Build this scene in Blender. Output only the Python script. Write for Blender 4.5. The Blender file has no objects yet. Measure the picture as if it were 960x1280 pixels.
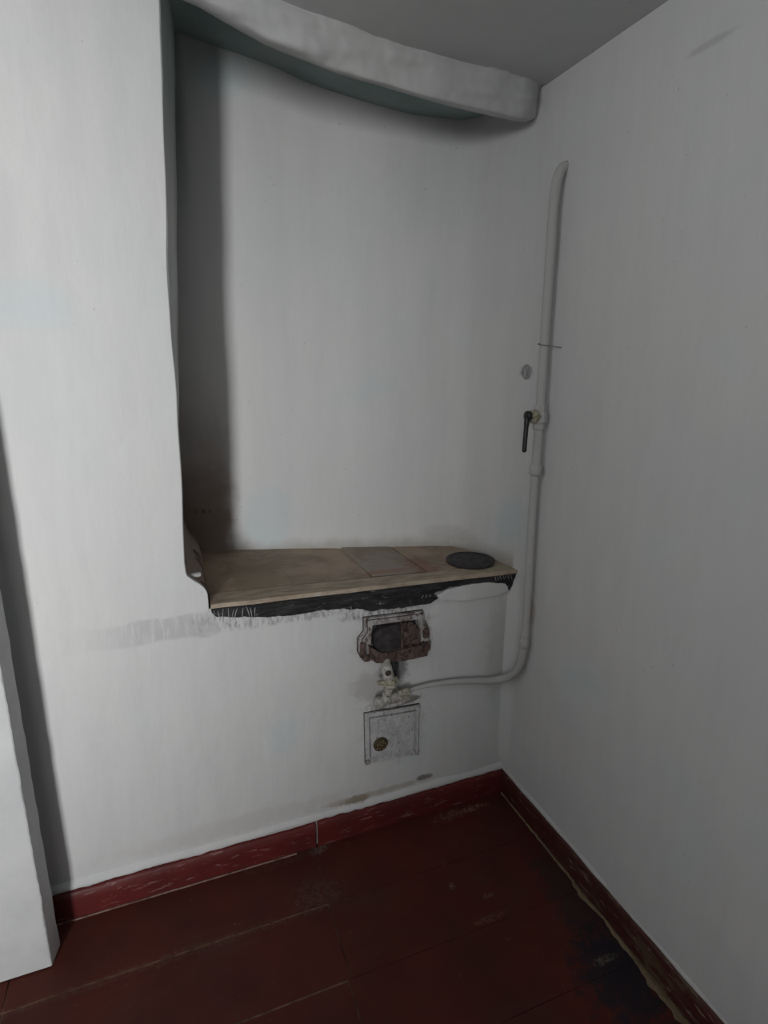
import bpy, bmesh, math, random
from mathutils import Vector, Matrix, noise as mn

random.seed(7)
scene = bpy.context.scene
COL = scene.collection

# ------------------------------------------------------------------ camera
cam_data = bpy.data.cameras.new('camera')
cam = bpy.data.objects.new('camera', cam_data)
COL.objects.link(cam)
R_ = Vector((0.9311, -0.3648, 0.0052)); U_ = Vector((0.0850, 0.2307, 0.9693)); F_ = Vector((0.3548, 0.9020, -0.2458))
m = Matrix((R_, U_, -F_)).transposed().to_4x4()
m.translation = Vector((-1.1198, -1.6044, 1.5776))
cam.matrix_world = m
cam_data.sensor_fit = 'VERTICAL'
cam_data.sensor_height = 24.0
cam_data.lens = 726.99 / 1280 * 24.0
cam_data.clip_start = 0.02
scene.camera = cam

# ------------------------------------------------------------------ exposure
vs = scene.view_settings
vs.view_transform = 'Standard'; vs.look = 'None'; vs.gamma = 1.0; vs.use_curve_mapping = False
vs.exposure = 0.0

# ------------------------------------------------------------------ world: pale overcast daylight outside the window
world = bpy.data.worlds.new('overcast_sky'); scene.world = world
world.use_nodes = True
wbg = world.node_tree.nodes['Background']
wbg.inputs[0].default_value = (0.80, 0.90, 1.0, 1); wbg.inputs[1].default_value = 0.8

# ------------------------------------------------------------------ lights
def area(name, loc, target, sx, sy, power, color, spread):
    l = bpy.data.lights.new(name, 'AREA'); l.shape = 'RECTANGLE'; l.size = sx; l.size_y = sy
    l.energy = power; l.color = color; l.spread = math.radians(spread)
    o = bpy.data.objects.new(name, l); COL.objects.link(o); o.location = loc
    o.rotation_euler = (Vector(target) - Vector(loc)).to_track_quat('-Z', 'Y').to_euler()
    return o
area('window_daylight', (-2.78, -4.12, 1.55), (-2.50, 0.0, 1.30), 0.40, 1.1, 28.5, (1.0, 1.0, 1.0), 62)
area('room_fill', (-1.9, -2.9, 1.9), (-.6, -.6, 2.1), 1.2, .5, 6.2, (1.0, 1.0, 1.0), 160)  # added fill out of frame, lifts the shadow in the niche
area('side_fill', (-2.3, -1.3, 2.2), (0, -.6, 2.15), .7, .2, 2.6, (1.0, 1.0, 1.0), 100)  # added fill below the ceiling, no fixture; brightens the upper right wall

# ------------------------------------------------------------------ node helpers
class NT:
    def __init__(s, name):
        s.mat = bpy.data.materials.new(name); s.mat.use_nodes = True
        s.t = s.mat.node_tree; s.n = s.t.nodes; s.l = s.t.links
        s.bsdf = s.n['Principled BSDF']
        g = s.n.new('ShaderNodeNewGeometry'); s.pos = g.outputs['Position']; s.nrm = g.outputs['Normal']
        sp = s.n.new('ShaderNodeSeparateXYZ'); s.l.new(s.pos, sp.inputs[0])
        s.x, s.y, s.z = sp.outputs
    def link(s, a, b):
        if hasattr(a, 'node'): s.l.new(a, b)
        else: b.default_value = a
    def math(s, op, a, b=0.0, c=0.0, clamp=False):
        n = s.n.new('ShaderNodeMath'); n.operation = op; n.use_clamp = clamp
        s.link(a, n.inputs[0]); s.link(b, n.inputs[1])
        if op in ('MULTIPLY_ADD',): s.link(c, n.inputs[2])
        return n.outputs[0]
    def ramp(s, v, a, b, lo=0.0, hi=1.0, smooth=True):
        n = s.n.new('ShaderNodeMapRange'); n.clamp = True
        if smooth: n.interpolation_type = 'SMOOTHSTEP'
        s.link(v, n.inputs[0]); n.inputs[1].default_value = a; n.inputs[2].default_value = b
        n.inputs[3].default_value = lo; n.inputs[4].default_value = hi
        return n.outputs[0]
    def noise(s, scale, detail=4, rough=0.55, stretch=(1, 1, 1), offset=(0, 0, 0)):
        mp = s.n.new('ShaderNodeMapping'); s.l.new(s.pos, mp.inputs[0])
        mp.inputs['Scale'].default_value = stretch; mp.inputs['Location'].default_value = offset
        n = s.n.new('ShaderNodeTexNoise'); s.l.new(mp.outputs[0], n.inputs['Vector'])
        n.inputs['Scale'].default_value = scale; n.inputs['Detail'].default_value = detail; n.inputs['Roughness'].default_value = rough
        return n.outputs[0]
    def mix(s, f, a, b, blend='MIX'):
        n = s.n.new('ShaderNodeMix'); n.data_type = 'RGBA'; n.blend_type = blend
        s.link(f, n.inputs[0])
        for v, i in ((a, 6), (b, 7)):
            if hasattr(v, 'node'): s.l.new(v, n.inputs[i])
            else: n.inputs[i].default_value = (*v[:3], 1)
        return n.outputs[2]
    def blob(s, c, r, edge=(1.25, 0.55), wob=0.55, nscale=24, brk=0.0):
        # 1 inside an ellipsoid with a ragged edge; brk breaks the patch up into scuffs
        v = s.n.new('ShaderNodeVectorMath'); v.operation = 'SUBTRACT'; s.l.new(s.pos, v.inputs[0]); v.inputs[1].default_value = c
        d = s.n.new('ShaderNodeVectorMath'); d.operation = 'DIVIDE'; s.l.new(v.outputs[0], d.inputs[0]); d.inputs[1].default_value = r
        ln = s.n.new('ShaderNodeVectorMath'); ln.operation = 'LENGTH'; s.l.new(d.outputs[0], ln.inputs[0])
        if not hasattr(s, 'cache'): s.cache = {}
        if nscale not in s.cache:
            s.cache[nscale] = (s.math('SUBTRACT', s.noise(nscale, 6, 0.7), 0.5), s.noise(nscale * 2.2, 6, 0.75, (1.5, 1.5, .5), (3, 5, 7)))
        nz, fine = s.cache[nscale]
        out = s.ramp(s.math('MULTIPLY_ADD', nz, wob * 4, ln.outputs['Value']), *edge)
        if brk: out = s.math('MULTIPLY', out, s.ramp(fine, 0.50 - .16 * (1 - brk), 0.62))
        return out
    def bump(s, h, strength, dist, prev=None):
        n = s.n.new('ShaderNodeBump'); n.inputs['Strength'].default_value = strength; n.inputs['Distance'].default_value = dist
        s.l.new(h, n.inputs['Height'])
        if prev: s.l.new(prev, n.inputs['Normal'])
        return n.outputs[0]
    def done(s, col, rough, nrm=None, metal=0.0, spec=0.4):
        s.link(col if hasattr(col, 'node') else (*col, 1), s.bsdf.inputs['Base Color'])
        s.link(rough, s.bsdf.inputs['Roughness']); s.link(metal, s.bsdf.inputs['Metallic'])
        s.bsdf.inputs['Specular IOR Level'].default_value = spec
        if nrm: s.l.new(nrm, s.bsdf.inputs['Normal'])
        return s.mat

# ------------------------------------------------------------------ materials
def whitewash(name, stains='front', base=(0.60, 0.60, 0.595)):
    k = NT(name)
    big = k.noise(1.6, 3); strokes = k.noise(9, 4, 0.6, (2.2, 2.2, 0.35)); fine = k.noise(60, 3, 0.6, (1, 1, 0.5))
    col = k.mix(k.ramp(big, 0.35, 0.7), base, (base[0] * 0.95, base[1] * 0.97, base[2] * 0.98))
    col = k.mix(k.ramp(strokes, 0.35, 0.75, 0, 0.32), col, (base[0] * 0.86, base[1] * 0.87, base[2] * 0.88))
    col = k.mix(k.ramp(k.noise(3.1, 2, .5, (1, 1, 1), (4, 1, 2)), 0.58, 0.75, 0, 0.5), col, (0.50, 0.585, 0.60))   # blue tinted lime
    speck = k.ramp(k.noise(85, 1, .3, (1, 1, 1), (3, 3, 3)), 0.78, 0.82, 0, 0.35)
    col = k.mix(speck, col, (0.25, 0.25, 0.24))
    if stains in ('back', 'front'):
        inn = k.ramp(k.y, 0.004, 0.02)
        # brown soot at the left foot of the niche
        g = k.math('MULTIPLY', k.ramp(k.math('MULTIPLY_ADD', k.noise(5, 4), 0.35, k.z), 1.75, 1.18), k.ramp(k.math('MULTIPLY_ADD', k.noise(12, 4), 0.10, k.x), -0.80, -0.875))
        g = k.math('MULTIPLY', g, inn)
        col = k.mix(k.math('MULTIPLY', g, 0.88), col, (0.22, 0.160, 0.125))
        # sooty dirt line where the back wall meets the hob
        g2 = k.math('MULTIPLY', k.ramp(k.math('MULTIPLY_ADD', k.noise(16, 4), 0.05, k.z), 0.985, 0.925), inn)
        col = k.mix(k.math('MULTIPLY', g2, 0.55), col, (0.24, 0.21, 0.17))
        # old green paint left under the lintel: on the reveal and the top of the back wall
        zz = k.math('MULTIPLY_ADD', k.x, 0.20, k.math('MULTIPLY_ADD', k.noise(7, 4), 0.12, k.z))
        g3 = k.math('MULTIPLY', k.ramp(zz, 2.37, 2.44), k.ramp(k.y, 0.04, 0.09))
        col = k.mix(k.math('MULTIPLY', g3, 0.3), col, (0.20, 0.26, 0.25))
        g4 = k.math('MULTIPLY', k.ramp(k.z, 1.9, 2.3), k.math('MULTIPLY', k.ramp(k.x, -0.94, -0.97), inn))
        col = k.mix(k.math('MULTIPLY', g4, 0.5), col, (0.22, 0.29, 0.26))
    if stains == 'front':
        # greyish brushed band left of the hob, on the front
        fr = k.ramp(k.y, 0.02, 0.01)
        zb = k.math('ABSOLUTE', k.math('SUBTRACT', k.math('MULTIPLY_ADD', k.noise(11, 3), 0.05, k.z), 0.885))
        band = k.math('MULTIPLY', k.ramp(zb, 0.040, 0.028), k.math('MULTIPLY', k.ramp(k.x, -1.42, -1.12), k.ramp(k.x, -0.98, -1.02)))
        band = k.math('MULTIPLY', k.math('MULTIPLY', band, fr), k.ramp(k.noise(26, 4, .7, (3, 1, .4)), 0.30, 0.55))
        col = k.mix(k.math('MULTIPLY', band, 0.55), col, (0.36, 0.37, 0.37))
    FRONT = (((-0.70, 0, 0.842), (0.34, 0.06, 0.020), 0.6, (0.13, 0.13, 0.13), .5),
             ((-0.52, 0, 0.815), (0.13, 0.06, 0.020), 0.7, (0.10, 0.10, 0.10), .3),
             ((-0.97, 0, 0.868), (0.09, 0.06, 0.02), 0.5, (0.25, 0.25, 0.24), .6),
             ((-0.45, 0, 0.73), (0.135, 0.06, 0.095), 0.6, (0.17, 0.14, 0.13), .3),
             ((-0.335, 0, 0.70), (0.022, 0.06, 0.07), 0.6, (0.16, 0.10, 0.08), .3),
             ((-0.53, 0, 0.55), (0.075, 0.06, 0.055), 0.5, (0.32, 0.31, 0.30), 0),
             ((-0.448, 0, 0.60), (0.05, 0.06, 0.07), 0.8, (0.10, 0.105, 0.105), 0),
             ((-0.45, 0, 0.475), (0.12, 0.06, 0.022), 0.6, (0.20, 0.18, 0.16), .2),
             ((-0.385, 0, 0.474), (0.034, 0.08, 0.012), 0.8, (0.15, 0.125, 0.11), 0),
             ((-0.49, 0, 0.468), (0.045, 0.08, 0.006), 0.6, (0.17, 0.155, 0.15), 0),
             ((-0.45, 0, 0.37), (0.13, 0.06, 0.12), 0.4, (0.27, 0.26, 0.25), .3),
             ((-0.586, 0, 0.133), (0.050, 0.06, 0.016), 0.8, (0.19, 0.15, 0.08), 0),
             ((-0.52, 0, 0.138), (0.22, 0.06, 0.013), 0.5, (0.29, 0.25, 0.19), 0),
             ((-0.33, 0, 0.148), (0.035, 0.06, 0.012), 0.8, (0.14, 0.12, 0.11), 0),
             ((-0.05, 0, 0.60), (0.05, 0.12, 0.22), 0.35, (0.36, 0.37, 0.31), 0),
             ((-0.95, 0, 0.16), (0.42, 0.06, 0.035), 0.25, (0.42, 0.37, 0.36), 0))
    SIDE = (((0.0, 0.004, 1.557), (0.05, 0.038, 0.023), 0.8, (0.22, 0.22, 0.22), .2),
            ((0.0, -0.56, 2.215), (0.05, 0.06, 0.008), 0.45, (0.33, 0.34, 0.33), 0),
            ((0.0, -0.113, 0.78), (0.05, 0.018, 0.05), 0.5, (0.34, 0.27, 0.23), 0))
    BACK = (((-0.985, 0.50, 1.065), (0.06, 0.2, 0.010), 0.6, (0.09, 0.08, 0.075), 0.4), SIDE[0],
            ((-0.76, 0.45, 1.04), (0.10, 0.2, 0.12), 0.3, (0.47, 0.57, 0.60), 0),
            ((-0.11, 0.3, 0.955), (0.09, 0.2, 0.03), 0.22, (0.25, 0.22, 0.20), 0))
    for c, r, a, cc, bk in {'front': FRONT, 'right': SIDE, 'back': BACK}.get(stains, ()):
        col = k.mix(k.math('MULTIPLY', k.blob(c, r, nscale=24, wob=.45 if stains == 'front' else .25, brk=bk), a), col, cc)
    h = k.math('ADD', k.math('MULTIPLY', strokes, 0.6), k.math('MULTIPLY', fine, 0.25))
    nb = k.bump(k.noise(5, 3, .5, (1, 1, .7)), 0.5 if stains else 0.22, 0.02)
    nb = k.bump(h, 0.45 if stains else 0.2, 0.006, nb)
    return k.done(col, 0.92, nb, spec=0.15)
M_wall = whitewash('whitewashed_plaster')
M_wallR = whitewash('dim_whitewashed_plaster', 'right')
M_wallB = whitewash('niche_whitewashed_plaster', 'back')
M_ceil = whitewash('ceiling_whitewash', '', (0.58, 0.58, 0.58))
M_beam = whitewash('beam_whitewash', '', (0.50, 0.50, 0.495))
M_white = whitewash('pipe_whitewash', '', (0.45, 0.45, 0.435))

def green_ceiling():
    k = NT('old_green_limewash')
    col = k.mix(k.ramp(k.noise(5, 4), 0.35, 0.7), (0.25, 0.34, 0.325), (0.34, 0.40, 0.395))
    return k.done(col, 0.95, k.bump(k.noise(9), 0.4, 0.01), spec=.1)
M_green = green_ceiling()

def simple(name, c1, c2, scale=30, rough=0.7, metal=0.0, bs=0.4, bd=0.003, stretch=(1, 1, 1), spec=.3, c3=None, c3r=(0.6, 0.7)):
    k = NT(name)
    col = k.mix(k.ramp(k.noise(scale, 6, 0.65, stretch), 0.38, 0.64), c1, c2)
    if c3: col = k.mix(k.ramp(k.noise(scale * 1.7, 5, 0.7, stretch, (9, 2, 4)), *c3r), col, c3)
    return k.done(col, rough, k.bump(k.noise(scale * 2, 4, .6, stretch), bs, bd), metal, spec)
M_black = simple('black_soot_iron', (0.012, 0.012, 0.014), (0.035, 0.033, 0.034), 40, 0.6, 0, .6, .004, (.4, 1, 2), .3, (0.17, 0.165, 0.16), (0.60, 0.70))
M_lever = simple('black_lever_enamel', (0.008, 0.008, 0.008), (0.016, 0.015, 0.015), 40, 0.35, 0, .1, .001, spec=.5)
M_iron = simple('dark_cast_iron', (0.030, 0.027, 0.030), (0.065, 0.058, 0.060), 45, 0.6, 0.2, .6, .003, (1, 1, 1), .35)
M_rust = simple('rusty_iron', (0.085, 0.055, 0.046), (0.15, 0.110, 0.098), 60, 0.85, 0, .8, .004, (1, 1, .6), .2, (0.035, 0.026, 0.025), (0.50, 0.60))
M_flange = simple('chipped_white_iron', (0.40, 0.39, 0.38), (0.24, 0.225, 0.215), 30, 0.8, 0, .6, .003, (1, 1, .6), .2, (0.12, 0.085, 0.075), (0.50, 0.60))
M_doorw = simple('worn_white_door', (0.50, 0.50, 0.50), (0.38, 0.38, 0.38), 50, 0.8, 0, .5, .002, (1, 1, .6), .2, (0.22, 0.21, 0.20), (0.58, 0.66))
M_gap = simple('sooty_joint', (0.030, 0.025, 0.022), (0.06, 0.05, 0.045), 60, 0.95)
M_brass = simple('dirty_brass', (0.12, 0.09, 0.05), (0.05, 0.038, 0.025), 190, 0.55, 0.4, .7, .002)
M_cream = simple('cream_painted_brass', (0.42, 0.41, 0.34), (0.27, 0.25, 0.16), 60, 0.6, 0, .5, .002, c3=(0.10, 0.085, 0.06), c3r=(.52, .64))
M_dirtywhite = simple('dirty_white_pipe', (0.42, 0.41, 0.38), (0.25, 0.235, 0.21), 45, 0.75, 0, .5, .002, c3=(0.10, 0.085, 0.075), c3r=(.58, .66))
M_wood = simple('bare_worn_wood', (0.20, 0.155, 0.095), (0.13, 0.10, 0.065), 60, 0.9, 0, .7, .003, (1, .2, 1), .15, (0.07, 0.05, 0.035), (.6, .7))
M_dust = simple('dust_filled_joint', (0.19, 0.115, 0.080), (0.085, 0.045, 0.032), 22, 0.95, 0, .5, .002, spec=.1)

def hob(name, warm):
    k = NT(name)
    c1 = (0.38, 0.285, 0.205) if warm else (0.27, 0.235, 0.20)
    c2 = (0.23, 0.175, 0.13)
    col = k.mix(k.ramp(k.noise(7, 5), 0.35, 0.65), c1, c2)
    col = k.mix(k.ramp(k.noise(30, 5, .65, (1, 2.5, 1)), 0.4, 0.7, 0, .55), col, (0.36, 0.31, 0.25))
    col = k.mix(k.math('MULTIPLY', k.blob((-0.30, 0.12, 0.9), (0.05, 0.10, 0.1)), 0.6), col, (0.23, 0.10, 0.07))
    col = k.mix(k.math('MULTIPLY', k.blob((-0.42, 0.10, 0.9), (0.10, 0.02, 0.1)), 0.6), col, (0.28, 0.14, 0.09))
    col = k.mix(k.math('MULTIPLY', k.blob((-0.86, 0.18, 0.9), (0.10, 0.22, 0.2)), 0.55), col, (0.17, 0.135, 0.07))
    col = k.mix(k.math('MULTIPLY', k.blob((-0.04, 0.03, 0.9), (0.10, 0.035, 0.1)), 0.7), col, (0.33, 0.31, 0.20))
    nb = k.bump(k.noise(40, 5), 0.35, 0.003)
    return k.done(col, 0.62, nb, spec=0.35)
M_hob = hob('rust_brown_hob_iron', True); M_slab = hob('grey_brown_hob_slab', False)
def rail_m():
    k = NT('tan_hob_edging')
    col = k.mix(k.ramp(k.noise(25, 5, .65, (.5, 2, 1)), 0.35, 0.68), (0.42, 0.35, 0.27), (0.26, 0.205, 0.15))
    col = k.mix(k.ramp(k.noise(18, 5, .65, (.5, 3, 1), (2, 2, 2)), 0.6, 0.7), col, (0.42, 0.40, 0.36))
    col = k.mix(k.math('MULTIPLY', k.blob((-0.05, 0.04, 0.9), (0.13, 0.05, 0.1)), 0.7), col, (0.34, 0.32, 0.21))
    return k.done(col, 0.7, k.bump(k.noise(40, 5), 0.5, 0.004), spec=.3)
M_rail = rail_m()

def floor_m():
    k = NT('oxblood_floor_paint')
    col = k.mix(k.ramp(k.noise(3.0, 4), 0.35, 0.68), (0.088, 0.0200, 0.0140), (0.058, 0.0180, 0.0135))
    col = k.mix(k.ramp(k.noise(10, 5, .6, (.4, 1, 1), (5, 5, 1)), 0.5, 0.75, 0, .6), col, (0.070, 0.032, 0.022))
    # rubbed brown traffic film and paler scuffs
    col = k.mix(k.ramp(k.noise(34, 6, .7, (1, 1, 1), (1, 8, 1)), 0.63, 0.72, 0, .55), col, (0.16, 0.095, 0.06))
    for c, r, a, cc in (((-0.153, -0.046, 0), (0.055, 0.014, .05), 0.9, (0.24, 0.16, 0.11)),
                        ((-0.25, -0.050, 0), (0.06, 0.022, .05), 0.55, (0.22, 0.15, 0.11)),
                        ((-0.377, -0.314, 0), (0.010, 0.012, .05), 0.8, (0.20, 0.14, 0.09)),
                        ((-0.29, -0.384, 0), (0.022, 0.010, .05), 0.5, (0.20, 0.15, 0.10)),
                        ((-0.32, -0.45, 0), (0.07, 0.010, .05), 0.5, (0.17, 0.12, 0.07)),
                        ((-0.73, -0.02, 0), (0.035, 0.025, .05), 0.75, (0.19, 0.15, 0.125)),
                        ((-0.78, -0.19, 0), (0.08, 0.06, .05), 0.45, (0.13, 0.085, 0.07)),
                        ((-0.85, -0.03, 0), (0.16, 0.02, .05), 0.4, (0.11, 0.065, 0.05)),
                        ((-1.2, -0.235, 0), (0.5, 0.016, .05), 0.30, (0.15, 0.10, 0.075)),
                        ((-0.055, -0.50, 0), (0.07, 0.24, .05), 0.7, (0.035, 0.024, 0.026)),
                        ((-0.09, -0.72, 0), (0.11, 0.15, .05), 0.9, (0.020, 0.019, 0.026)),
                        ((-0.10, -0.67, 0), (0.045, 0.012, .05), 0.7, (0.16, 0.13, 0.10))):
        col = k.mix(k.math('MULTIPLY', k.blob(c, r, nscale=34, wob=.7, brk=.0 if cc[0] < .05 else .45), a), col, cc)
    nb = k.bump(k.noise(14, 5, .6, (.5, 1, 1)), 0.35, 0.006)
    rough = k.ramp(k.noise(8, 4), 0.3, 0.7, 0.55, 0.75)
    return k.done(col, rough, nb, spec=.16)
M_floor = floor_m()
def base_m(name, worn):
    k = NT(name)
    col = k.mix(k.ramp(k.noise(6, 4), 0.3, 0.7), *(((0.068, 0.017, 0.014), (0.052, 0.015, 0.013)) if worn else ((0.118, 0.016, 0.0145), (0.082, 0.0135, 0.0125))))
    col = k.mix(k.ramp(k.noise(55, 6, .75, (.25, .25, 1.3)), 0.575, 0.64, 0, 0.6), col, (0.28, 0.16, 0.15))
    if worn:
        w = k.math('MULTIPLY', k.ramp(k.noise(26, 5, .7, (1, .35, 1.3)), 0.50, 0.60), k.ramp(k.y, -0.2, -0.62))
        col = k.mix(k.math('MULTIPLY', w, 0.75), col, (0.10, 0.072, 0.040))
        w = k.math('MULTIPLY', k.ramp(k.noise(40, 5, .7, (1, .35, 1.3), (5, 5, 5)), 0.62, 0.66), k.ramp(k.y, -0.1, -0.4))
        col = k.mix(k.math('MULTIPLY', w, 0.8), col, (0.26, 0.20, 0.14))
    return k.done(col, 0.5, k.bump(k.noise(22, 4, .6, (.4, .4, 1)), 0.5, 0.005), spec=.35)
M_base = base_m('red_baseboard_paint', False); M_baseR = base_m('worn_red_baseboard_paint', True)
M_glass = NT('window_glass'); M_glass.bsdf.inputs['Transmission Weight'].default_value = 1.0
M_glass = M_glass.done((0.95, 0.97, 0.97), 0.0, spec=.5)

# ------------------------------------------------------------------ mesh helpers
def link(name, mesh, mat, parent=None, smooth=True):
    o = bpy.data.objects.new(name, mesh); COL.objects.link(o)
    mesh.materials.append(mat)
    if smooth:
        for p in mesh.polygons: p.use_smooth = True
    if parent:
        o.parent = parent
        o.matrix_parent_inverse = Matrix.Translation(parent.location).inverted()
    return o
def obj(name, bm, mat, parent=None, smooth=False):
    bmesh.ops.recalc_face_normals(bm, faces=bm.faces)
    me = bpy.data.meshes.new(name); bm.to_mesh(me); bm.free()
    return link(name, me, mat, parent, smooth)
def thing(name, label, cat, loc, group=None):
    o = bpy.data.objects.new(name, None); COL.objects.link(o); o.location = loc; o.empty_display_size = .05
    o['label'] = label; o['category'] = cat
    if group: o['group'] = group
    return o
def struct(o, label, cat=None):
    o['kind'] = 'structure'; o['label'] = label
    if cat: o['category'] = cat
    return o
def N(x, y, z, s, seed=0.0):
    return mn.noise(Vector((x * s + seed, y * s + seed * 1.3, z * s - seed)))
def grid(fn, nu, nv, bm=None):
    bm = bm or bmesh.new()
    V = [[bm.verts.new(fn(i / nu, j / nv)) for j in range(nv + 1)] for i in range(nu + 1)]
    for i in range(nu):
        for j in range(nv):
            bm.faces.new((V[i][j], V[i + 1][j], V[i + 1][j + 1], V[i][j + 1]))
    return bm
def grid_obj(name, fn, nu, nv, mat, parent=None, flip=False, thick=0.0):
    bm = grid(fn, nu, nv)
    if flip: bmesh.ops.reverse_faces(bm, faces=bm.faces)
    me = bpy.data.meshes.new(name); bm.to_mesh(me); bm.free()
    o = link(name, me, mat, parent)
    if thick:
        s = o.modifiers.new('thickness', 'SOLIDIFY'); s.thickness = thick; s.offset = -1
    return o
def box(bm, c, s, rot=None, bev=0.0):
    r = bmesh.ops.create_cube(bm, size=1.0)
    M = Matrix.Translation(c) @ (rot.to_4x4() if rot else Matrix()) @ Matrix.Diagonal((*s, 1))
    bmesh.ops.transform(bm, matrix=M, verts=r['verts'])
    if bev:
        es = list({e for v in r['verts'] for e in v.link_edges})
        bmesh.ops.bevel(bm, geom=es, offset=bev, segments=2, affect='EDGES', profile=.6)
    return bm
def rough_up(bm, amp, s, seed=0.):
    for v in bm.verts:
        x, y, z = v.co
        v.co += Vector((N(x, y, z, s, seed), N(x, y, z, s, seed + 9), N(x, y, z, s, seed + 17))) * amp
    return bm
def tube(bm, pts, radii, seg=16, cap=True, wob=0.0):
    pts = [Vector(p) for p in pts]
    if not hasattr(radii, '__len__'): radii = [radii] * len(pts)
    rings = []; ref = None
    for i, p in enumerate(pts):
        a = pts[max(i - 1, 0)]; b = pts[min(i + 1, len(pts) - 1)]
        t = (b - a).normalized()
        if ref is None: ref = t.orthogonal().normalized()
        else: ref = (ref - t * ref.dot(t)).normalized()
        bi = t.cross(ref)
        r = radii[i] * (1 + wob * N(p.x, p.y, p.z, 23))
        rings.append([bm.verts.new(p + (ref * math.cos(2 * math.pi * k / seg) + bi * math.sin(2 * math.pi * k / seg)) * r) for k in range(seg)])
    for a, b in zip(rings, rings[1:]):
        for k in range(seg): bm.faces.new((a[k], a[(k + 1) % seg], b[(k + 1) % seg], b[k]))
    if cap: bm.faces.new(rings[0][::-1]); bm.faces.new(rings[-1])
    return bm
def smooth_path(pts, n=8):
    pts = [Vector(p) for p in pts]; out = []
    for i in range(len(pts) - 1):
        p0 = pts[max(i - 1, 0)]; p1 = pts[i]; p2 = pts[i + 1]; p3 = pts[min(i + 2, len(pts) - 1)]
        for j in range(n):
            t = j / n
            out.append(0.5 * ((2 * p1) + (-p0 + p2) * t + (2 * p0 - 5 * p1 + 4 * p2 - p3) * t * t + (-p0 + 3 * p1 - 3 * p2 + p3) * t ** 3))
    out.append(pts[-1]); return out
def lathe(bm, c, axis, prof, seg=28):
    # prof: list of (distance along axis, radius)
    axis = Vector(axis).normalized(); u = axis.orthogonal().normalized(); w = axis.cross(u); c = Vector(c)
    rings = [[bm.verts.new(c + axis * h + (u * math.cos(2 * math.pi * k / seg) + w * math.sin(2 * math.pi * k / seg)) * max(r, 1e-4)) for k in range(seg)] for h, r in prof]
    for a, b in zip(rings, rings[1:]):
        for k in range(seg): bm.faces.new((a[k], a[(k + 1) % seg], b[(k + 1) % seg], b[k]))
    bm.faces.new(rings[0][::-1]); bm.faces.new(rings[-1])
    return bm
def ragged(pts, step=0.012, amp=0.003, seed=3.0):
    out = []
    for i in range(len(pts)):
        a = Vector(pts[i]); b = Vector(pts[(i + 1) % len(pts)]); n = max(1, int((b - a).length / step))
        d = (b - a).normalized() if (b - a).length > 0 else Vector((0, 0)); nn = Vector((-d.y, d.x))
        for j in range(n):
            p = a.lerp(b, j / n)
            out.append(p + nn * (amp * 2 * N(p.x, p.y, 0, 60, seed)))
    return out
def plate_xz(bm, pts, y0, y1):
    """extrude an outline (x,z) between depths y0 (front) and y1"""
    f = [bm.verts.new((p[0], y0, p[1])) for p in pts]; b = [bm.verts.new((p[0], y1, p[1])) for p in pts]
    bm.faces.new(f); bm.faces.new(b[::-1])
    for i in range(len(f)): bm.faces.new((f[i], b[i], b[(i + 1) % len(f)], f[(i + 1) % len(f)]))
    return bm
def interp(tab, t):
    if t <= tab[0][0]: return tab[0][1]
    for (a, va), (b, vb) in zip(tab, tab[1:]):
        if t <= b: return va + (vb - va) * (t - a) / (b - a)
    return tab[-1][1]

# ================================================================== SETTING
CEIL = lambda x: 2.350 + 0.034 * min(1, max(0, (-x - 0.1) / 0.9))
HOBZ = lambda x: 0.895 + 0.024 * (-x)            # top of the hob, a little higher on the left
def wobble(x, y, z): return 0.006 * N(x, y, z, 1.7, 3) + 0.0022 * N(x, y, z, 7, 5)

# front wall left of the niche, wrapping round the niche edge into the left reveal
EDGE = [(0.0, -1.021), (0.925, -1.019), (0.955, -1.020), (0.975, -1.030), (0.995, -1.055), (1.012, -1.072), (1.05, -1.074), (1.19, -1.068), (1.384, -1.061), (1.6, -1.060), (1.775, -1.058), (1.9, -1.050), (2.122, -1.041), (2.358, -1.030), (2.7, -1.02)]
BACKX = [(0.0, -1.010), (0.93, -1.005), (0.96, -1.012), (1.0, -1.040), (1.06, -1.056), (1.3, -1.046), (1.717, -1.018), (2.4, -0.972), (2.7, -0.96)]
ZS = [i * 0.05 for i in range(18)] + [0.88 + 0.01 * i for i in range(20)] + [1.10 + 0.05 * i for i in range(31)]
def front_fn(u, v):
    z = ZS[int(round(v * (len(ZS) - 1)))]
    e = interp(EDGE, z) + 0.004 * N(0, 0, z, 6, 2); bx = interp(BACKX, z)
    r = 0.004 if z > .96 else 0.0015
    if u < 0.7:
        t = u / 0.7
        t = 1 - (1 - t) ** 1.5
        x = -3.6 + (e - r + 3.6) * t
        fade = min(1, (-1.02 - x) / 0.1) if x > -1.12 else 1
        return (x, wobble(x, 0, z) * max(fade, 0.0) + (wobble(x, 0, z) * (1 - max(fade, 0))), z)
    if u < 0.85:
        a = (u - 0.7) / 0.15 * math.pi / 2
        x = e - r + r * math.sin(a); y = r - r * math.cos(a)
        return (x, y + wobble(x, 0, z) * math.cos(a), z)
    t = (u - 0.85) / 0.15
    y = r + (0.60 - r) * t
    x = e + (bx - e) * min(1, (y - r) / 0.5)
    return (x + 0.004 * N(x, y, z, 5, 8), y, z)
wf = grid_obj('wall_front', front_fn, 120, len(ZS) - 1, M_wall)
struct(wf, 'bright whitewashed plaster wall left of the niche, with a wavy rounded edge')

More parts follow.
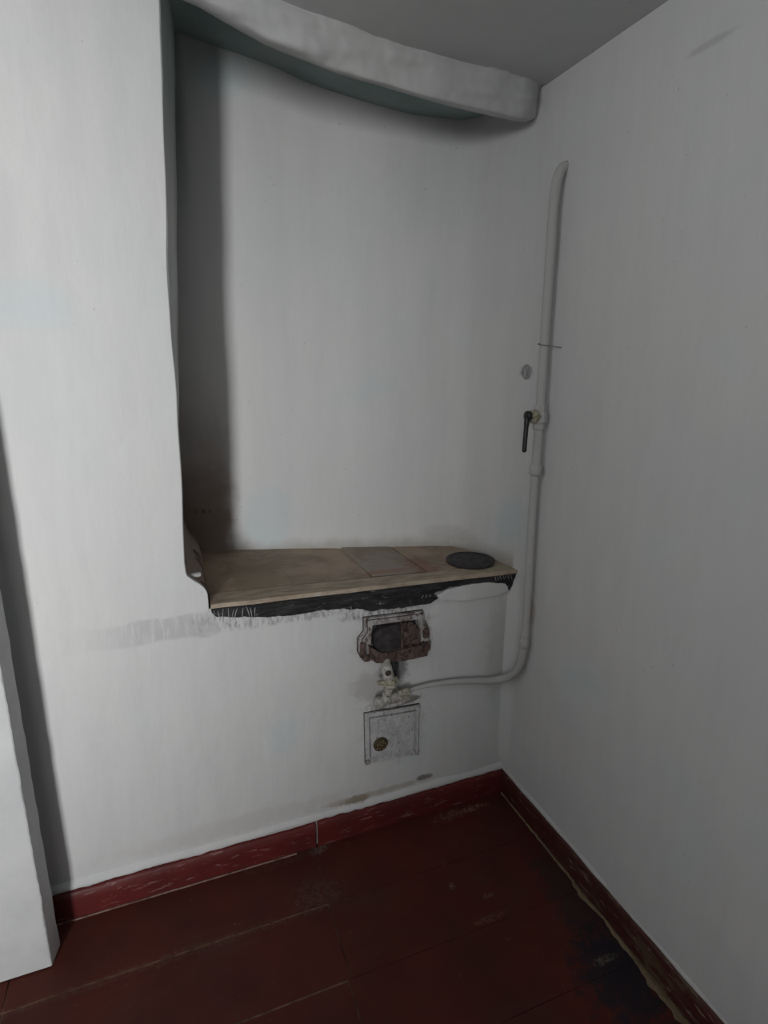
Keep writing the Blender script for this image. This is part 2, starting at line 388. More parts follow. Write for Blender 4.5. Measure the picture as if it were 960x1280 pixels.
# back wall of the niche, curving into the right reveal
def poly_path(pts, t):
    L = [0]
    for a, b in zip(pts, pts[1:]): L.append(L[-1] + (Vector(b) - Vector(a)).length)
    d = t * L[-1]
    for i in range(len(pts) - 1):
        if d <= L[i + 1] + 1e-9:
            f = (d - L[i]) / (L[i + 1] - L[i]); return Vector(pts[i]).lerp(Vector(pts[i + 1]), f)
    return Vector(pts[-1])
niche = [(-1.12, 0.545), (-0.16, 0.333), (-0.115, 0.318), (-0.085, 0.298), (-0.064, 0.268), (-0.050, 0.235), (-0.012, 0.10), (-0.003, 0.045), (0.0, 0.0)]
def back_fn(u, v):
    z = 0.86 + (2.62 - 0.86) * v
    p = poly_path(niche, u)
    w = (0.010 * N(p.x, p.y, z, 2.2, 6) + 0.002 * N(p.x, p.y, z, 8, 1)) * min(1, max(0.12, p.y * 6))
    flare = 0.012 * math.exp(-((z - 0.9) / 0.03) ** 2) if p.x < -.1 else 0
    return (p.x + w * .5, p.y + w - flare, z)
wb = grid_obj('wall_back', back_fn, 110, 60, M_wallB)
struct(wb, 'grey white plaster back wall of the niche above the hob, curving into its right side')

# right wall
def right_fn(u, v):
    y = 0.002 - 4.2 * u ** 2.2; z = 2.62 * v
    cove = -.026 * max(0, 1 + y / .045) ** 2 * min(1, max(0, (.88 - z) / .06)) * min(1, max(0, (z - .10) / .08))
    return (cove + (0.006 * N(0, y, z, 1.6, 12) + .002 * N(0, y, z, 6, 2)) * min(1, -y * 8), y, z)
wr = grid_obj('wall_right', right_fn, 130, 80, M_wallR, flip=True)
struct(wr, 'dim grey white plaster wall on the right carrying the pipe')

wl = struct(obj('wall_left', box(bmesh.new(), (-3.65, -2.1, 1.25), (0.1, 4.4, 2.7)), M_wall), 'white plaster wall on the left, out of view')
# rear wall with its narrow window
bm = bmesh.new()
wx0, wx1, wz0, wz1 = -3.02, -2.54, 0.95, 2.15
box(bm, ((-3.7 + wx0) / 2, -4.25, 1.25), (wx0 + 3.7, .1, 2.7)); box(bm, ((0.1 + wx1) / 2, -4.25, 1.25), (0.1 - wx1, .1, 2.7))
box(bm, ((wx0 + wx1) / 2, -4.25, wz0 / 2 - .05), (wx1 - wx0, .1, wz0 + .1)); box(bm, ((wx0 + wx1) / 2, -4.25, (wz1 + 2.6) / 2), (wx1 - wx0, .1, 2.6 - wz1))
struct(obj('wall_rear', bm, M_wall), 'white plaster wall behind the camera with a narrow window')
win = thing('window_1', 'narrow white framed window in the wall behind the camera', 'window', ((wx0 + wx1) / 2, -4.25, wz0)); win['kind'] = 'structure'; del win['category']
for (c, s) in (((wx0 + .02, -4.26, 1.55), (.04, .06, 1.2)), ((wx1 - .02, -4.26, 1.55), (.04, .06, 1.2)), (((wx0 + wx1) / 2, -4.26, wz0 + .02), (.40, .06, .04)), (((wx0 + wx1) / 2, -4.26, wz1 - .02), (.40, .06, .04))):
    obj('window_frame', box(bmesh.new(), c, s), M_beam, win)
obj('pane', box(bmesh.new(), ((wx0 + wx1) / 2, -4.265, 1.55), (.40, .006, 1.12)), M_glass, win)

def ceil_fn(u, v):
    x = -3.6 + 3.62 * u; y = -4.2 + 4.2 * v
    return (x, y, CEIL(x) + 0.008 * N(x, y, 0, 1.5, 4) * (1 if x < -.2 else .3))
struct(grid_obj('ceiling', ceil_fn, 50, 50, M_ceil, flip=True), 'dim grey whitewashed ceiling above the plastered beam')
def nceil_fn(u, v):
    x = -1.15 + 1.14 * u; y = 0.085 + .555 * v
    zb = interp([(-1.1, 2.555), (-0.94, 2.53), (-0.78, 2.485), (-0.6, 2.430), (-0.42, 2.388), (-0.25, 2.362), (-0.1, 2.352), (0.05, 2.352)], x)
    return (x, y, zb + 0.008 * N(x, y, 0, 5, 3))
struct(grid_obj('ceiling', nceil_fn, 50, 26, M_green, flip=True), 'dark green tinted plaster ceiling inside the niche')

# plastered lintel beam across the niche mouth
BOT = [(-1.25, -0.07, 2.385), (-0.95, -0.055, 2.347), (-0.80, -0.035, 2.312), (-0.62, -0.012, 2.291), (-0.45, 0.0, 2.283), (-0.29, 0.0, 2.270), (-0.16, 0.0, 2.259), (-0.08, 0.002, 2.254), (-0.045, 0.010, 2.257), (-0.02, 0.025, 2.268), (-0.005, 0.040, 2.282), (0.02, 0.055, 2.30)]
def beam_fn(u, v):
    x = -1.25 + 1.26 * u
    yb = interp([(a, b) for a, b, c in BOT], x); zb = interp([(a, c) for a, b, c in BOT], x) - interp([(-1, 0), (-.8, .008), (-.3, .008), (-.1, 0)], x)
    rf = interp([(-1.25, .06), (-.8, .035), (-.5, .018), (-.2, .018), (-.06, .02), (.01, .004)], x)   # forward reach
    top = CEIL(x) + .004
    if v < .1:                       # soft cove running out on to the ceiling
        t = v / .1
        y = yb - rf - .06 * (1 - t) ** 1.3; z = top + .006 - .010 * t ** 2
    elif v < .5:
        a = (v - .1) / .4 * math.pi / 2
        y = yb - rf * math.cos(a) ** .8
        z = zb + (top - .004 - zb) * (1 - math.sin(a) ** 1.25)
    else:
        t = (v - .5) * 2
        y = yb + .13 * math.sin(t * math.pi / 2); z = zb + (top + .25 - zb) * t ** 2.2
    damp = min(1, v / .1)
    n = 0.010 * N(x * .22, y * 2.2, z * 2.2, 14, 3) + 0.005 * N(x, y, z, 13, 7) + .002 * N(x, y, z, 45, 3)
    return (x, y + n * damp, z + n * .7 * damp)
be = grid_obj('trim_1', beam_fn, 160, 40, M_beam)
struct(be, 'lumpy whitewashed lintel beam sloping across the top of the niche')

# floor
fl = struct(obj('floor', box(bmesh.new(), (-1.8, -2.05, -0.0435), (3.8, 4.5, 0.08)), M_dust), 'dark red painted board floor with dusty joints')
rows = [0.06, -0.232, -0.468]
while rows[-1] > -4.2: rows.append(rows[-1] - 0.235)
for r in range(len(rows) - 1):
    y1, y0 = rows[r], rows[r + 1]
    joints = [-0.745 - .012 * r, -1.60] if r < 3 else [-0.5 - 1.1 * random.random(), -2.2 - .5 * random.random()]
    xs = [0.03] + joints + [-3.6]
    for a, b in zip(xs, xs[1:]):
        g = 0.0010 if (a > -0.7 and r < 4) else 0.0036
        if r == 0: pass
        bm = bmesh.new()
        yy0 = y0 + g * (1.0 if a < -.7 else .6); yy1 = y1 - g * (1.0 if a < -.7 else .6)
        nseg = 24
        def pf(u, v, a=a, b=b, yy0=yy0, yy1=yy1):
            x = a - .002 + (b - a + .004) * u; y = yy0 + (yy1 - yy0) * v
            e = .0011 * N(x, 0, 0, 30, y0) if v in (0, 1) else 0
            drop = (-.0006 if a > -.7 else -.0018) if v in (0, 1) else 0
            return (x, y + e, 0.0 + .0008 * N(x, y, 0, 6, 2) + drop)
        grid(pf, nseg, 8, bm)
        ex = bmesh.ops.extrude_face_region(bm, geom=bm.faces[:])
        bmesh.ops.translate(bm, verts=[g_ for g_ in ex['geom'] if isinstance(g_, bmesh.types.BMVert)], vec=(0, 0, -0.014))
        obj('floor_board', bm, M_floor, fl, smooth=False)

# baseboards
bbf = struct(thing('baseboard_front', 'red painted baseboard along the foot of the stove and left wall', 'x', (-1.0, 0, 0)), 'red painted baseboard along the foot of the stove and left wall'); del bbf['category']
def board(x0, x1, zt, parent, mat, seed):
    def f(u, v):
        x = x0 + (x1 - x0) * u
        prof = [(0.004, 1.0), (-0.006, 1.0), (-0.012, .93), (-0.0135, .6), (-0.014, .3), (-0.0145, 0.0)]
        p = prof[int(round(v * 5))]
        zz = p[1] * (zt + .004 * N(x, 0, 0, 9, seed) + .0018 * N(x, 0, 0, 50, seed))
        return (x, p[0] + .003 * N(x, 0, zz, 6, seed), zz + .0015)
    bm = grid(f, int((x1 - x0) * 90), 5)
    return obj('board', bm, mat, parent, smooth=True)
board(-0.728, 0.0, 0.092, bbf, M_base, 2); board(-3.6, -0.733, 0.090, bbf, M_base, 5)
# pale dust line at the foot of the left board
bm = bmesh.new(); tube(bm, [(-3.5 + i * .05, -0.0175 + .0012 * N(i, 0, 0, .9), 0.001) for i in range(55)], 0.0032, 6)
obj('dust_line', bm, simple('pale_dust', (0.26, 0.17, 0.14), (0.11, 0.06, 0.05), 30, .95), bbf)
# thick lip of whitewash running above the baseboard
def lip_fn(u, v):
    x = -3.6 + 3.6 * u
    a = v * math.pi
    zc = .1005 + .004 * N(x, 0, 0, 5, 4) + (.0035 * N(x, 0, 0, 45, 2) + .003 * N(x, 0, 0, 110, 2)) * (v < .5) ; h = .012 + .004 * N(x, 0, 0, 9, 1)
    d = .012 + .004 * N(x, 0, 0, 8, 3)
    return (x, .004 - d * math.sin(a), zc - h * .7 * math.cos(a) + (.018 * (v) ** 3))
obj('plaster_lip', grid(lip_fn, 300, 8), M_wall, bbf, smooth=True)

bbr = struct(thing('baseboard_right', 'worn red baseboard at the foot of the right wall', 'x', (0, -1.0, 0)), 'worn red baseboard at the foot of the right wall with bare wood along it'); del bbr['category']
def rb(u, v):
    y = -0.010 - 4.1 * u
    prof = [(0.004, 1.0), (-0.005, 1.0), (-0.009, .93), (-0.010, .6), (-0.011, .3), (-0.0115, 0.0)]
    p = prof[int(round(v * 5))]
    zz = p[1] * (.091 + .003 * N(0, y, 0, 9, 6) + .0015 * N(0, y, 0, 50, 3))
    return (p[0] + .002 * N(0, y, zz, 6, 1), y, zz + .0015)
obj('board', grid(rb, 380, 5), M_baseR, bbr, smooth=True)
# pale filler and bare wood at its foot
def fil(u, v):
    y = -0.02 - 1.6 * u
    w = interp([(0, .006), (.2, .008), (.40, .010), (.48, .020), (.56, .013), (.66, .015), (.74, .026), (.84, .024), (1.7, .02)], -y)
    w *= 1 + .45 * N(0, y, 0, 14, 5) + .30 * N(0, y, 0, 47, 2)
    a = v * math.pi
    return (-.008 - w * v, y, .0022 + .0045 * math.sin(a) * (1 + .5 * N(v, y, 0, 60)))
obj('wood_filler', grid(fil, 420, 6), M_wood, bbr, smooth=True)
def lipr(u, v):
    y = -4.1 * u - .002; a = v * math.pi
    return (.003 - .0075 * math.sin(a) * (1 + .5 * N(0, y, 0, 9)), y, .096 - .005 * math.cos(a) + .003 * N(0, y, 0, 7, 8) + .014 * v ** 3)
obj('plaster_lip', grid(lipr, 300, 8), M_wallR, bbr, smooth=True)

# open white leaf standing in front of the wall at far left
dr = struct(thing('door_1', 'white painted door leaf with chipped edge at the lower left, in front of the wall', 'x', (-1.9, -.12, 0)), 'white painted door leaf with chipped edge at the lower left, in front of the wall'); del dr['category']
def leaf():
    x0, x1, y0, y1 = -2.32, -1.4985, -.148, -.088
    bm = bmesh.new()
    loop = []
    nz = 150
    def ring(z):
        e = .0025 * N(0, 0, z, 14, 2) + .0018 * max(0, N(0, 0, z, 60, 4)) * 2
        e2 = .002 * N(0, 0, z, 20, 8)
        lean = .0
        return [(x0, y1, z), (x0, y0, z), (x1 - .004 - e, y0, z), (x1 - .001 - e, y0 + .0015, z), (x1 - .0005 , y0 + .004 + abs(e), z), (x1 + .010 + e2, y1 - .002, z), (x1 + .008, y1, z)]
    prev = None
    for i in range(nz + 1):
        z = .004 + 2.0 * i / nz
        vs_ = [bm.verts.new(p) for p in ring(z)]
        if prev:
            for k in range(len(vs_)): bm.faces.new((prev[k], prev[(k + 1) % len(vs_)], vs_[(k + 1) % len(vs_)], vs_[k]))
        else: bm.faces.new(vs_[::-1])
        prev = vs_
    bm.faces.new(prev)
    return bm
M_leaf = simple('white_door_paint', (0.56, 0.57, 0.57), (0.50, 0.51, 0.515), 6, .6, 0, .2, .003, spec=.3)
obj('door_leaf', leaf(), M_leaf, dr)

# ================================================================== STOVE
stove = thing('masonry_stove', 'whitewashed brick stove built into the niche, with a brown iron hob on top', 'stove', (-0.5, 0.25, 0))
def body_fn(u, v):
    x = -1.03 + 1.03 * u
    top = HOBZ(x) - .016
    zz = top * v
    return (x, wobble(x, 0, zz) * min(1, max(.3, -x * 6)) if v < 1 else 0.0, zz)
bm = grid(body_fn, 80, 60)
# top bed below the iron
vs_top = [bm.verts.new((x, y, HOBZ(x) - .016)) for x, y in ((-1.03, .0), (0.0, .0), (0.0, .30), (-1.03, .56))]
bm.faces.new(vs_top)
obj('body', bm, M_wall, stove, smooth=True)

def hob_piece(name, corners, zoff, mat, thick=.012, seed=1, tilt=0.0, n=14):
    (ax, ay), (bx, by), (cx, cy), (dx, dy) = corners   # front-left, front-right, back-right, back-left
    def f(u, v):
        x = (ax * (1 - u) + bx * u) * (1 - v) + (dx * (1 - u) + cx * u) * v
        y = (ay * (1 - u) + by * u) * (1 - v) + (dy * (1 - u) + cy * u) * v
        e = .0016
        edge = u in (0, 1) or v in (0, 1)
        x += e * N(x, y, 0, 40, seed) * edge; y += e * N(x, y, 0, 40, seed + 3) * edge
        return (x, y, HOBZ(x) + zoff + tilt * (v - .5) - .0022 * edge + .0015 * N(x, y, 0, 9, seed))
    bm = grid(f, n, n)
    ex = bmesh.ops.extrude_face_region(bm, geom=bm.faces[:])
    bmesh.ops.translate(bm, verts=[g for g in ex['geom'] if isinstance(g, bmesh.types.BMVert)], vec=(0, 0, -thick))
    return obj(name, bm, mat, stove)
o = hob_piece('hob_plate', [(-1.010, .078), (-.503, .074), (-.503, .45), (-1.010, .56)], 0.0, M_hob, seed=2, n=24); o['label'] = 'largest brown iron hob plate on the left'
o = hob_piece('hob_plate', [(-.499, .078), (-.311, .066), (-.325, .40), (-.508, .44)], 0.0030, M_slab, seed=5); o['label'] = 'grey brown middle hob plate with dark gaps around it'
o = hob_piece('hob_plate', [(-.304, .062), (-.002, .050), (-.002, .34), (-.318, .40)], 0.0, M_hob, seed=8, n=20); o['label'] = 'reddish brown right hob plate under the round lid'
o = hob_piece('hob_edging', [(-1.016, -.014), (0.002, -.016), (0.002, .046), (-1.010, .074)], 0.0015, M_rail, thick=.010, seed=3, n=60); o['label'] = 'tan front edging strip of the hob'

band = [(-1.018, .917), (-1.014, .895), (-1.0, .880), (-.867, .858), (-.779, .850), (-.70, .853), (-.63, .847), (-.572, .838), (-.537, .826), (-.433, .820), (-.327, .819), (-.300, .832), (-.316, .853), (-.261, .866), (-.18, .868), (-.09, .862), (-.05, .850), (-.030, .838), (-.023, .820), (-.012, .848), (.0, .884), (-.062, .890), (-.32, .898), (-.697, .905), (-.957, .913)]
bm = plate_xz(bmesh.new(), [tuple(p) for p in ragged(band, .008, .0022)], -.010, .004)
obj('sooty_edge_band', bm, M_black, stove)['label'] = 'black sooty band below the hob edging'
lens = [(-.306, .846), (-.26, .8615), (-.20, .866), (-.12, .865), (-.042, .850), (-.028, .822), (-.08, .812), (-.2, .812), (-.29, .826)]
bm = plate_xz(bmesh.new(), [tuple(p) for p in ragged(lens, .012, .0012, 7)], -.012, .004)
obj('plaster_patch', bm, M_wall, stove)['label'] = 'smooth white plaster patch biting into the black band'
# whitewash runs scratched over the left end of the band
bm = bmesh.new()
for i in range(10):
    x = -1.008 + .013 * i + random.uniform(-.004, .004); k_ = random.uniform(-.006, .006)
    tube(bm, [(x, -.0108, .905 - .001 * i + random.uniform(-.01, .002)), (x + k_, -.0108, .884), (x + 2 * k_, -.0108, .866 - random.uniform(0, .008))], [.0004, random.uniform(.0006, .0013), .0004], 5)
for i in range(7):
    x = -.085 + .010 * i + random.uniform(-.002, .002)
    tube(bm, [(x, -.011, .882 - random.uniform(0, .005)), (x + .005, -.011, .868 + random.uniform(-.003, .004))], random.uniform(.0005, .0009), 5)
for x in (-.60, -.505, -.36, -.345, -.33):
    tube(bm, [(x, -.011, .842), (x + random.uniform(-.006, .006), -.011, .852)], .0007, 5)
o = obj('whitewash_drips', bm, M_white, stove); o['kind'] = 'stuff'

# ledge left of the hob, behind the niche edge
def ledge(u, v):
    x = -1.085 + .07 * u; y = .012 + .55 * v
    return (x + (.006 * N(x, y, 0, 20)), y, .992 - .035 * u ** 3 + .004 * N(x, y, 0, 18, 2) - .008 * math.sin(v * 9))
bm = grid(ledge, 8, 20)
ex = bmesh.ops.extrude_face_region(bm, geom=bm.faces[:]); bmesh.ops.translate(bm, verts=[g for g in ex['geom'] if isinstance(g, bmesh.types.BMVert)], vec=(0, 0, -.09))
M_soot = simple('brown_soot_plaster', (0.155, 0.115, 0.085), (0.10, 0.075, 0.058), 20, .95, 0, .6, .005, c3=(.24, .19, .15), c3r=(.6, .75))
obj('side_ledge', bm, M_soot, stove, smooth=True)['label'] = 'brown sooty ledge at the left end of the hob'

# ---- firebox door frame
fb = 'firebox_frame'
outer = [(-.558, .805), (-.354, .797), (-.349, .760), (-.334, .735), (-.330, .690), (-.345, .650), (-.420, .648), (-.536, .655), (-.566, .668), (-.578, .695), (-.577, .738), (-.558, .760)]
def ring_plate(bm, outer, inner, y0, y1):
    n = len(outer)
    of = [bm.verts.new((p[0], y0, p[1])) for p in outer]; ob_ = [bm.verts.new((p[0], y1, p[1])) for p in outer]
    inf = [bm.verts.new((p[0], y0, p[1])) for p in inner]; inb = [bm.verts.new((p[0], y1, p[1])) for p in inner]
    for i in range(n):
        j = (i + 1) % n
        bm.faces.new((of[i], of[j], inf[j], inf[i])); bm.faces.new((of[i], ob_[i], ob_[j], of[j])); bm.faces.new((inf[i], inf[j], inb[j], inb[i]))
    return bm
inner = [(-.532, .779), (-.374, .774), (-.371, .752), (-.366, .73), (-.364, .70), (-.368, .672), (-.42, .668), (-.510, .672), (-.532, .690), (-.538, .705), (-.537, .735), (-.533, .758)]
fr = obj('firebox_frame', ring_plate(bmesh.new(), outer, inner, -.014, .004), M_flange, stove); fr['label'] = 'chipped white cast iron firebox frame with rusty lugs'
def scale_pts(pts, k, cx=-.452, cz=.725): return [((p[0] - cx) * k + cx, (p[1] - cz) * k + cz) for p in pts]
obj('inner_rim', ring_plate(bmesh.new(), scale_pts(outer, .91), scale_pts(inner, 1.02), -.019, -.012), M_flange, fr)
obj('sooty_joint', ring_plate(bmesh.new(), scale_pts(outer, 1.025), scale_pts(outer, .96), -.005, .004), M_gap, fr)
obj('sooty_groove', ring_plate(bmesh.new(), scale_pts(outer, .925), scale_pts(outer, .895), -.0165, -.010), M_gap, fr)
# thin black block, its colour stands in for the dark inside the opening
bm = bmesh.new(); box(bm, (-.452, -.004, .722), (.150, .010, .098), bev=.004)
o = obj('firebox_mouth', rough_up(bm, .003, 30), M_black, stove)
# dark burner guard plates standing in the mouth with a ridge between
bm = bmesh.new(); plate_xz(bm, [tuple(p) for p in ragged([(-.530, .752), (-.505, .772), (-.442, .775), (-.440, .690), (-.508, .682), (-.530, .712)], .02, .001)], -.030, -.006)
obj('guard_plate', rough_up(bm, .002, 30), M_iron, stove)['label'] = 'dark iron guard plate in the left of the firebox'
bm = bmesh.new(); plate_xz(bm, [tuple(p) for p in ragged([(-.434, .772), (-.400, .768), (-.372, .742), (-.366, .690), (-.432, .692)], .02, .0015)], -.022, -.006)
obj('guard_plate', rough_up(bm, .003, 30), M_rust, stove)['label'] = 'rusty iron guard plate in the right of the firebox'
bm = bmesh.new(); box(bm, (-.437, -.030, .732), (.006, .016, .088), bev=.0015); box(bm, (-.4305, -.024, .730), (.004, .008, .084))
obj('guard_ridge', bm, M_rust, stove)
# rusty bottom shelf and cheek
bm = bmesh.new()
prof = [(-.548, .716), (-.510, .689), (-.430, .689), (-.352, .694), (-.338, .676), (-.350, .652), (-.430, .650), (-.530, .660), (-.545, .676)]
plate_xz(bm, [tuple(p) for p in ragged(prof, .012, .0015, 4)], -.044, -.008)
obj('rusty_shelf', rough_up(bm, .003, 25), M_rust, stove)['label'] = 'rusty iron shelf along the bottom of the firebox'
for (x, z, sx, sz) in ((-.566, .700, .018, .055), (-.347, .722, .020, .030), (-.342, .676, .022, .030), (-.556, .672, .022, .022)):
    bm = bmesh.new(); box(bm, (x, -.018, z), (sx, .022, sz), bev=.005)
    obj('hinge_lug', rough_up(bm, .004, 40, x), M_rust, fr)
for (x, z) in ((-.362, .790), (-.550, .796), (-.380, .648)):
    bm = bmesh.new(); lathe(bm, (x, -.012, z), (0, -1, 0), [(0, .006), (.004, .006), (.006, .003)], 12); obj('rivet', bm, M_rust, fr)

# ---- ash pit door
ash = obj('ash_door_frame', ring_plate(bmesh.new(), [(-.556, .462), (-.357, .450), (-.357, .258), (-.553, .272)], [(-.541, .446), (-.374, .436), (-.374, .276), (-.539, .288)], -.009, .004), M_doorw, stove)
ash['label'] = 'thin worn white frame of the square ash door'
obj('sooty_joint', ring_plate(bmesh.new(), [(-.5575, .4632), (-.3555, .4513), (-.3555, .2560), (-.5545, .2700)], [(-.555, .461), (-.358, .449), (-.358, .259), (-.552, .273)], -.0025, .004), M_gap, ash)
bm = bmesh.new(); plate_xz(bm, [tuple(p) for p in ragged([(-.538, .443), (-.377, .433), (-.377, .279), (-.536, .291)], .02, .0006)], -.013, .0)
ad = obj('ash_door', bm, M_doorw, stove); ad['label'] = 'small square worn white ash door'
bm = bmesh.new(); plate_xz(bm, [(-.541, .446), (-.374, .436), (-.374, .276), (-.539, .288)], -.004, .0); obj('sooty_groove', bm, M_gap, ash)
bm = bmesh.new(); lathe(bm, (-.502, -.012, .339), (0, -1, 0), [(0, .026), (.004, .026), (.006, .022), (.009, .021), (.012, .012), (.013, .004)], 24)
kn = obj('vent_knob', bm, M_brass, ad); kn['label'] = 'round dirty brass vent rosette'
bm = bmesh.new()
for i in range(14):
    a = i * 2.4; r = .018 * math.sqrt((i + .5) / 14)
    lathe(bm, (-.502 + r * math.cos(a), -.020 - .003 * (1 - r / .018), .339 + r * math.sin(a)), (0, -1, 0), [(0, .0034), (.0030, .0022)], 8)
obj('vent_stud', bm, simple('rubbed_brass', (.36, .29, .17), (.20, .15, .08), 90, .5), ad)['kind'] = 'stuff'
for (x, z) in ((-.366, .268), (-.366, .440), (-.548, .279)):
    bm = bmesh.new(); box(bm, (x, -.012, z), (.014, .010, .016), bev=.003); obj('hinge_pin', rough_up(bm, .002, 60), M_doorw if z > .4 else M_flange, ash)
bm = bmesh.new(); tube(bm, smooth_path([(-.366, -.014, .270), (-.366, -.0145, .35), (-.366, -.014, .440)]), .0035, 8); obj('hinge_bar', bm, M_doorw, ash)
# plaster hood above ash door
def hood(u, v):
    x = -.545 + .195 * u; a = v * math.pi; s = math.sin(u * math.pi) ** .5
    return (x, .004 - .020 * s * math.sin(a) + .003 * N(x, 0, v, 25), .476 - .010 * (u) * 0 + .014 * s * -math.cos(a) + .003 * N(x, 0, 0, 20, 2))
obj('plaster_hood', grid(hood, 30, 10), M_wall, stove, smooth=True)['label'] = 'lump of sooty plaster above the ash door'

# ================================================================== BURNER LID
lid = thing('hob_lid', 'round dark iron burner lid lying on the right end of the hob', 'lid', (-.116, .108, .902))
bm = bmesh.new(); lathe(bm, (-.116, .108, .8985), (0, 0, 1), [(0, .083), (.008, .086), (.012, .083), (.0125, .075), (.010, .071), (.0105, .056), (.013, .052), (.0125, .02), (.0122, .001)], 56)
obj('lid_disc', rough_up(bm, .0008, 30), M_iron, lid, smooth=False)
bm = bmesh.new(); lathe(bm, (-.116, .108, .9095), (0, 0, 1), [(0, .010), (.003, .009), (.004, .004)], 16)
obj('lid_boss', bm, M_iron, lid)

# ================================================================== GAS BURNER
gb = thing('gas_burner', 'dirty gas burner pipe and valve hanging below the firebox shelf', 'burner', (-.485, -.05, .52))
bm = bmesh.new(); tube(bm, smooth_path([(-.492, -.024, .668), (-.494, -.040, .645), (-.492, -.048, .620), (-.487, -.050, .600)], 6), [.016] * 7 + [.018] * 6 + [.019] * 6, 18, wob=.2)
obj('burner_nozzle', bm, M_dirtywhite, gb, True)
bm = bmesh.new(); tube(bm, smooth_path([(-.466, -.020, .672), (-.464, -.028, .640), (-.468, -.034, .600)], 5), .012, 14, wob=.2)
obj('air_tube', bm, M_black, gb, True)
bm = bmesh.new(); lathe(bm, (-.496, -.052, .628), (0, -1, 0), [(0, .010), (.012, .010), (.016, .006)], 16)
obj('jet_screw', bm, M_gap, gb)
bm = bmesh.new(); lathe(bm, (-.484, -.050, .606), (0, 0, -1), [(0, .018), (.003, .024), (.016, .026), (.020, .022), (.024, .022), (.028, .025), (.034, .021)], 6)
obj('union_nut', bm, M_cream, gb)['label'] = 'cream union nut of the burner'
bm = bmesh.new(); box(bm, (-.516, -.052, .594), (.026, .016, .014), bev=.004); obj('valve_stub', rough_up(bm, .003, 40), M_cream, gb)
bm = bmesh.new(); tube(bm, smooth_path([(-.487, -.050, .575), (-.492, -.050, .555), (-.496, -.050, .535), (-.492, -.048, .520)], 5), [.016] * 11 + [.019] * 5, 16, wob=.2)
obj('riser', bm, M_dirtywhite, gb, True)
bm = bmesh.new(); tube(bm, smooth_path([(-.528, -.048, .517), (-.505, -.048, .521), (-.47, -.046, .524), (-.445, -.044, .527)], 5), [.0165] * 16, 16, wob=.25)
bmesh.ops.create_uvsphere(bm, u_segments=14, v_segments=8, radius=.021, matrix=Matrix.Translation((-.520, -.048, .519)))
obj('elbow', bm, M_dirtywhite, gb, True)
bm = bmesh.new(); lathe(bm, (-.452, -.044, .527), (1, .1, .12), [(0, .019), (.002, .022), (.012, .022), (.014, .018), (.018, .018), (.020, .021), (.034, .020), (.037, .014)], 6)
obj('coupling_nut', bm, M_cream, gb)['label'] = 'cream coupling nut at the right of the burner'
bm = bmesh.new(); box(bm, (-.485, -.02, .523), (.018, .055, .018), bev=.004); obj('wall_bracket', bm, M_dirtywhite, gb)

# ================================================================== WALL GAS PIPE
gp = thing('gas_pipe', 'white painted gas pipe rising up the right corner with a black lever valve', 'pipe', (-.025, -.115, .5))
low = [(-.420, -.040, .531), (-.385, -.024, .528), (-.318, -.020, .527), (-.23, -.020, .519), (-.15, -.021, .506), (-.10, -.023, .497), (-.065, -.030, .498), (-.040, -.050, .512), (-.028, -.078, .545), (-.024, -.100, .590), (-.024, -.112, .645), (-.024, -.116, .71)]
pth = smooth_path(low, 8)
rad = [.0075 + .0065 * min(1, max(0, (p.x + .36) / .30)) for p in pth]
bm = bmesh.new(); tube(bm, pth, rad, 14, wob=.1); obj('lower_pipe', bm, M_white, gp, True)
up = [(-.024, -.116, .70), (-.024, -.115, .90), (-.026, -.113, 1.10), (-.027, -.114, 1.26)]
bm = bmesh.new(); tube(bm, smooth_path(up, 10), .0135, 16, wob=.1); obj('middle_pipe', bm, M_white, gp, True)
up = [(-.028, -.117, 1.25), (-.029, -.119, 1.42), (-.028, -.116, 1.64), (-.027, -.113, 1.90), (-.026, -.112, 2.02), (-.022, -.114, 2.075), (-.010, -.116, 2.105), (.004, -.117, 2.112)]
bm = bmesh.new(); tube(bm, smooth_path(up, 10), .0145, 16, wob=.08); obj('upper_pipe', bm, M_white, gp, True)
bm = bmesh.new(); lathe(bm, (-.027, -.115, 1.245), (0, 0, 1), [(0, .015), (.004, .020), (.030, .020), (.036, .015)], 20); obj('coupling', bm, M_white, gp, True)
bm = bmesh.new(); lathe(bm, (-.024, -.113, .655), (0, 0, 1), [(0, .0145), (.003, .017), (.030, .017), (.034, .0145)], 20); obj('coupling', bm, M_white, gp, True)
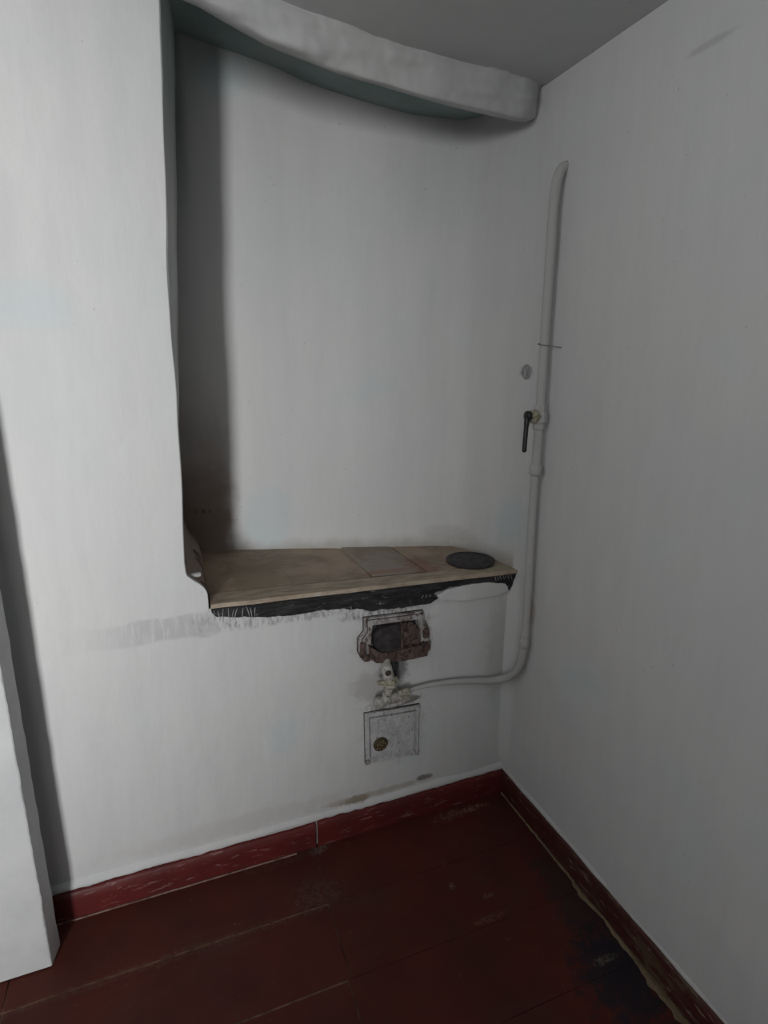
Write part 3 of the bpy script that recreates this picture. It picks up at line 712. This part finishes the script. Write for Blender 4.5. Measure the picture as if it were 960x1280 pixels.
bm = bmesh.new(); lathe(bm, (-.029, -.118, 1.385), (0, 0, 1), [(0, .015), (.006, .019), (.020, .019), (.026, .024), (.048, .024), (.056, .019), (.072, .019), (.078, .015)], 8)
obj('valve_body', bm, M_white, gp)
bm = bmesh.new(); lathe(bm, (-.036, -.119, 1.428), (-1, -.10, 0), [(0, .018), (.012, .021), (.022, .021), (.026, .015), (.034, .010)], 22)
obj('valve_bonnet', bm, M_cream, gp)['label'] = 'cream round bonnet of the valve'
lv = bmesh.new()
lathe(lv, (-.068, -.122, 1.430), (-1, -.10, 0), [(0, .013), (.003, .0155), (.011, .0155), (.014, .012)], 24)
tube(lv, smooth_path([(-.076, -.122, 1.428), (-.079, -.123, 1.39), (-.081, -.124, 1.34), (-.081, -.124, 1.328)], 5), [.0085] * 4 + [.0072] * 11 + [.0065], 12)
bmesh.ops.create_uvsphere(lv, u_segments=12, v_segments=8, radius=.0076, matrix=Matrix.Translation((-.081, -.124, 1.328)))
obj('lever', lv, M_lever, gp, True)['label'] = 'black hanging valve lever'
bm = bmesh.new()
tube(bm, smooth_path([(.0, -.072, 1.644), (-.030, -.090, 1.640), (-.0450, -.112, 1.637), (-.036, -.136, 1.634), (.0, -.158, 1.628)], 6), .0012, 6)
obj('wire_clamp', bm, simple('dull_wire', (.16,.155,.15), (.09,.088,.085)), gp)

# faint grey round patch on the wall beside the pipe
M_patch = simple('grey_scored_patch', (0.20, 0.20, 0.20), (0.42, 0.42, 0.42), 60, .95, 0, .6, .002, (1, 2.5, .5), .1)
bm = bmesh.new(); lathe(bm, (.002, .006, 1.557), (-1, -.06, 0), [(0, .024), (.004, .024), (.005, .021)], 20)
obj('round_patch', rough_up(bm, .0012, 60), M_patch, wr)

# ================================================================== SMALL THINGS
ch = obj('plaster_chip', rough_up(box(bmesh.new(), (-1.055, .030, .998), (.045, .014, .012), Matrix.Rotation(.2, 3, 'Z'), .003), .003, 60), M_white)
ch['label'] = 'small white plaster chip on the sooty ledge at the left end of the hob'; ch['category'] = 'chip'
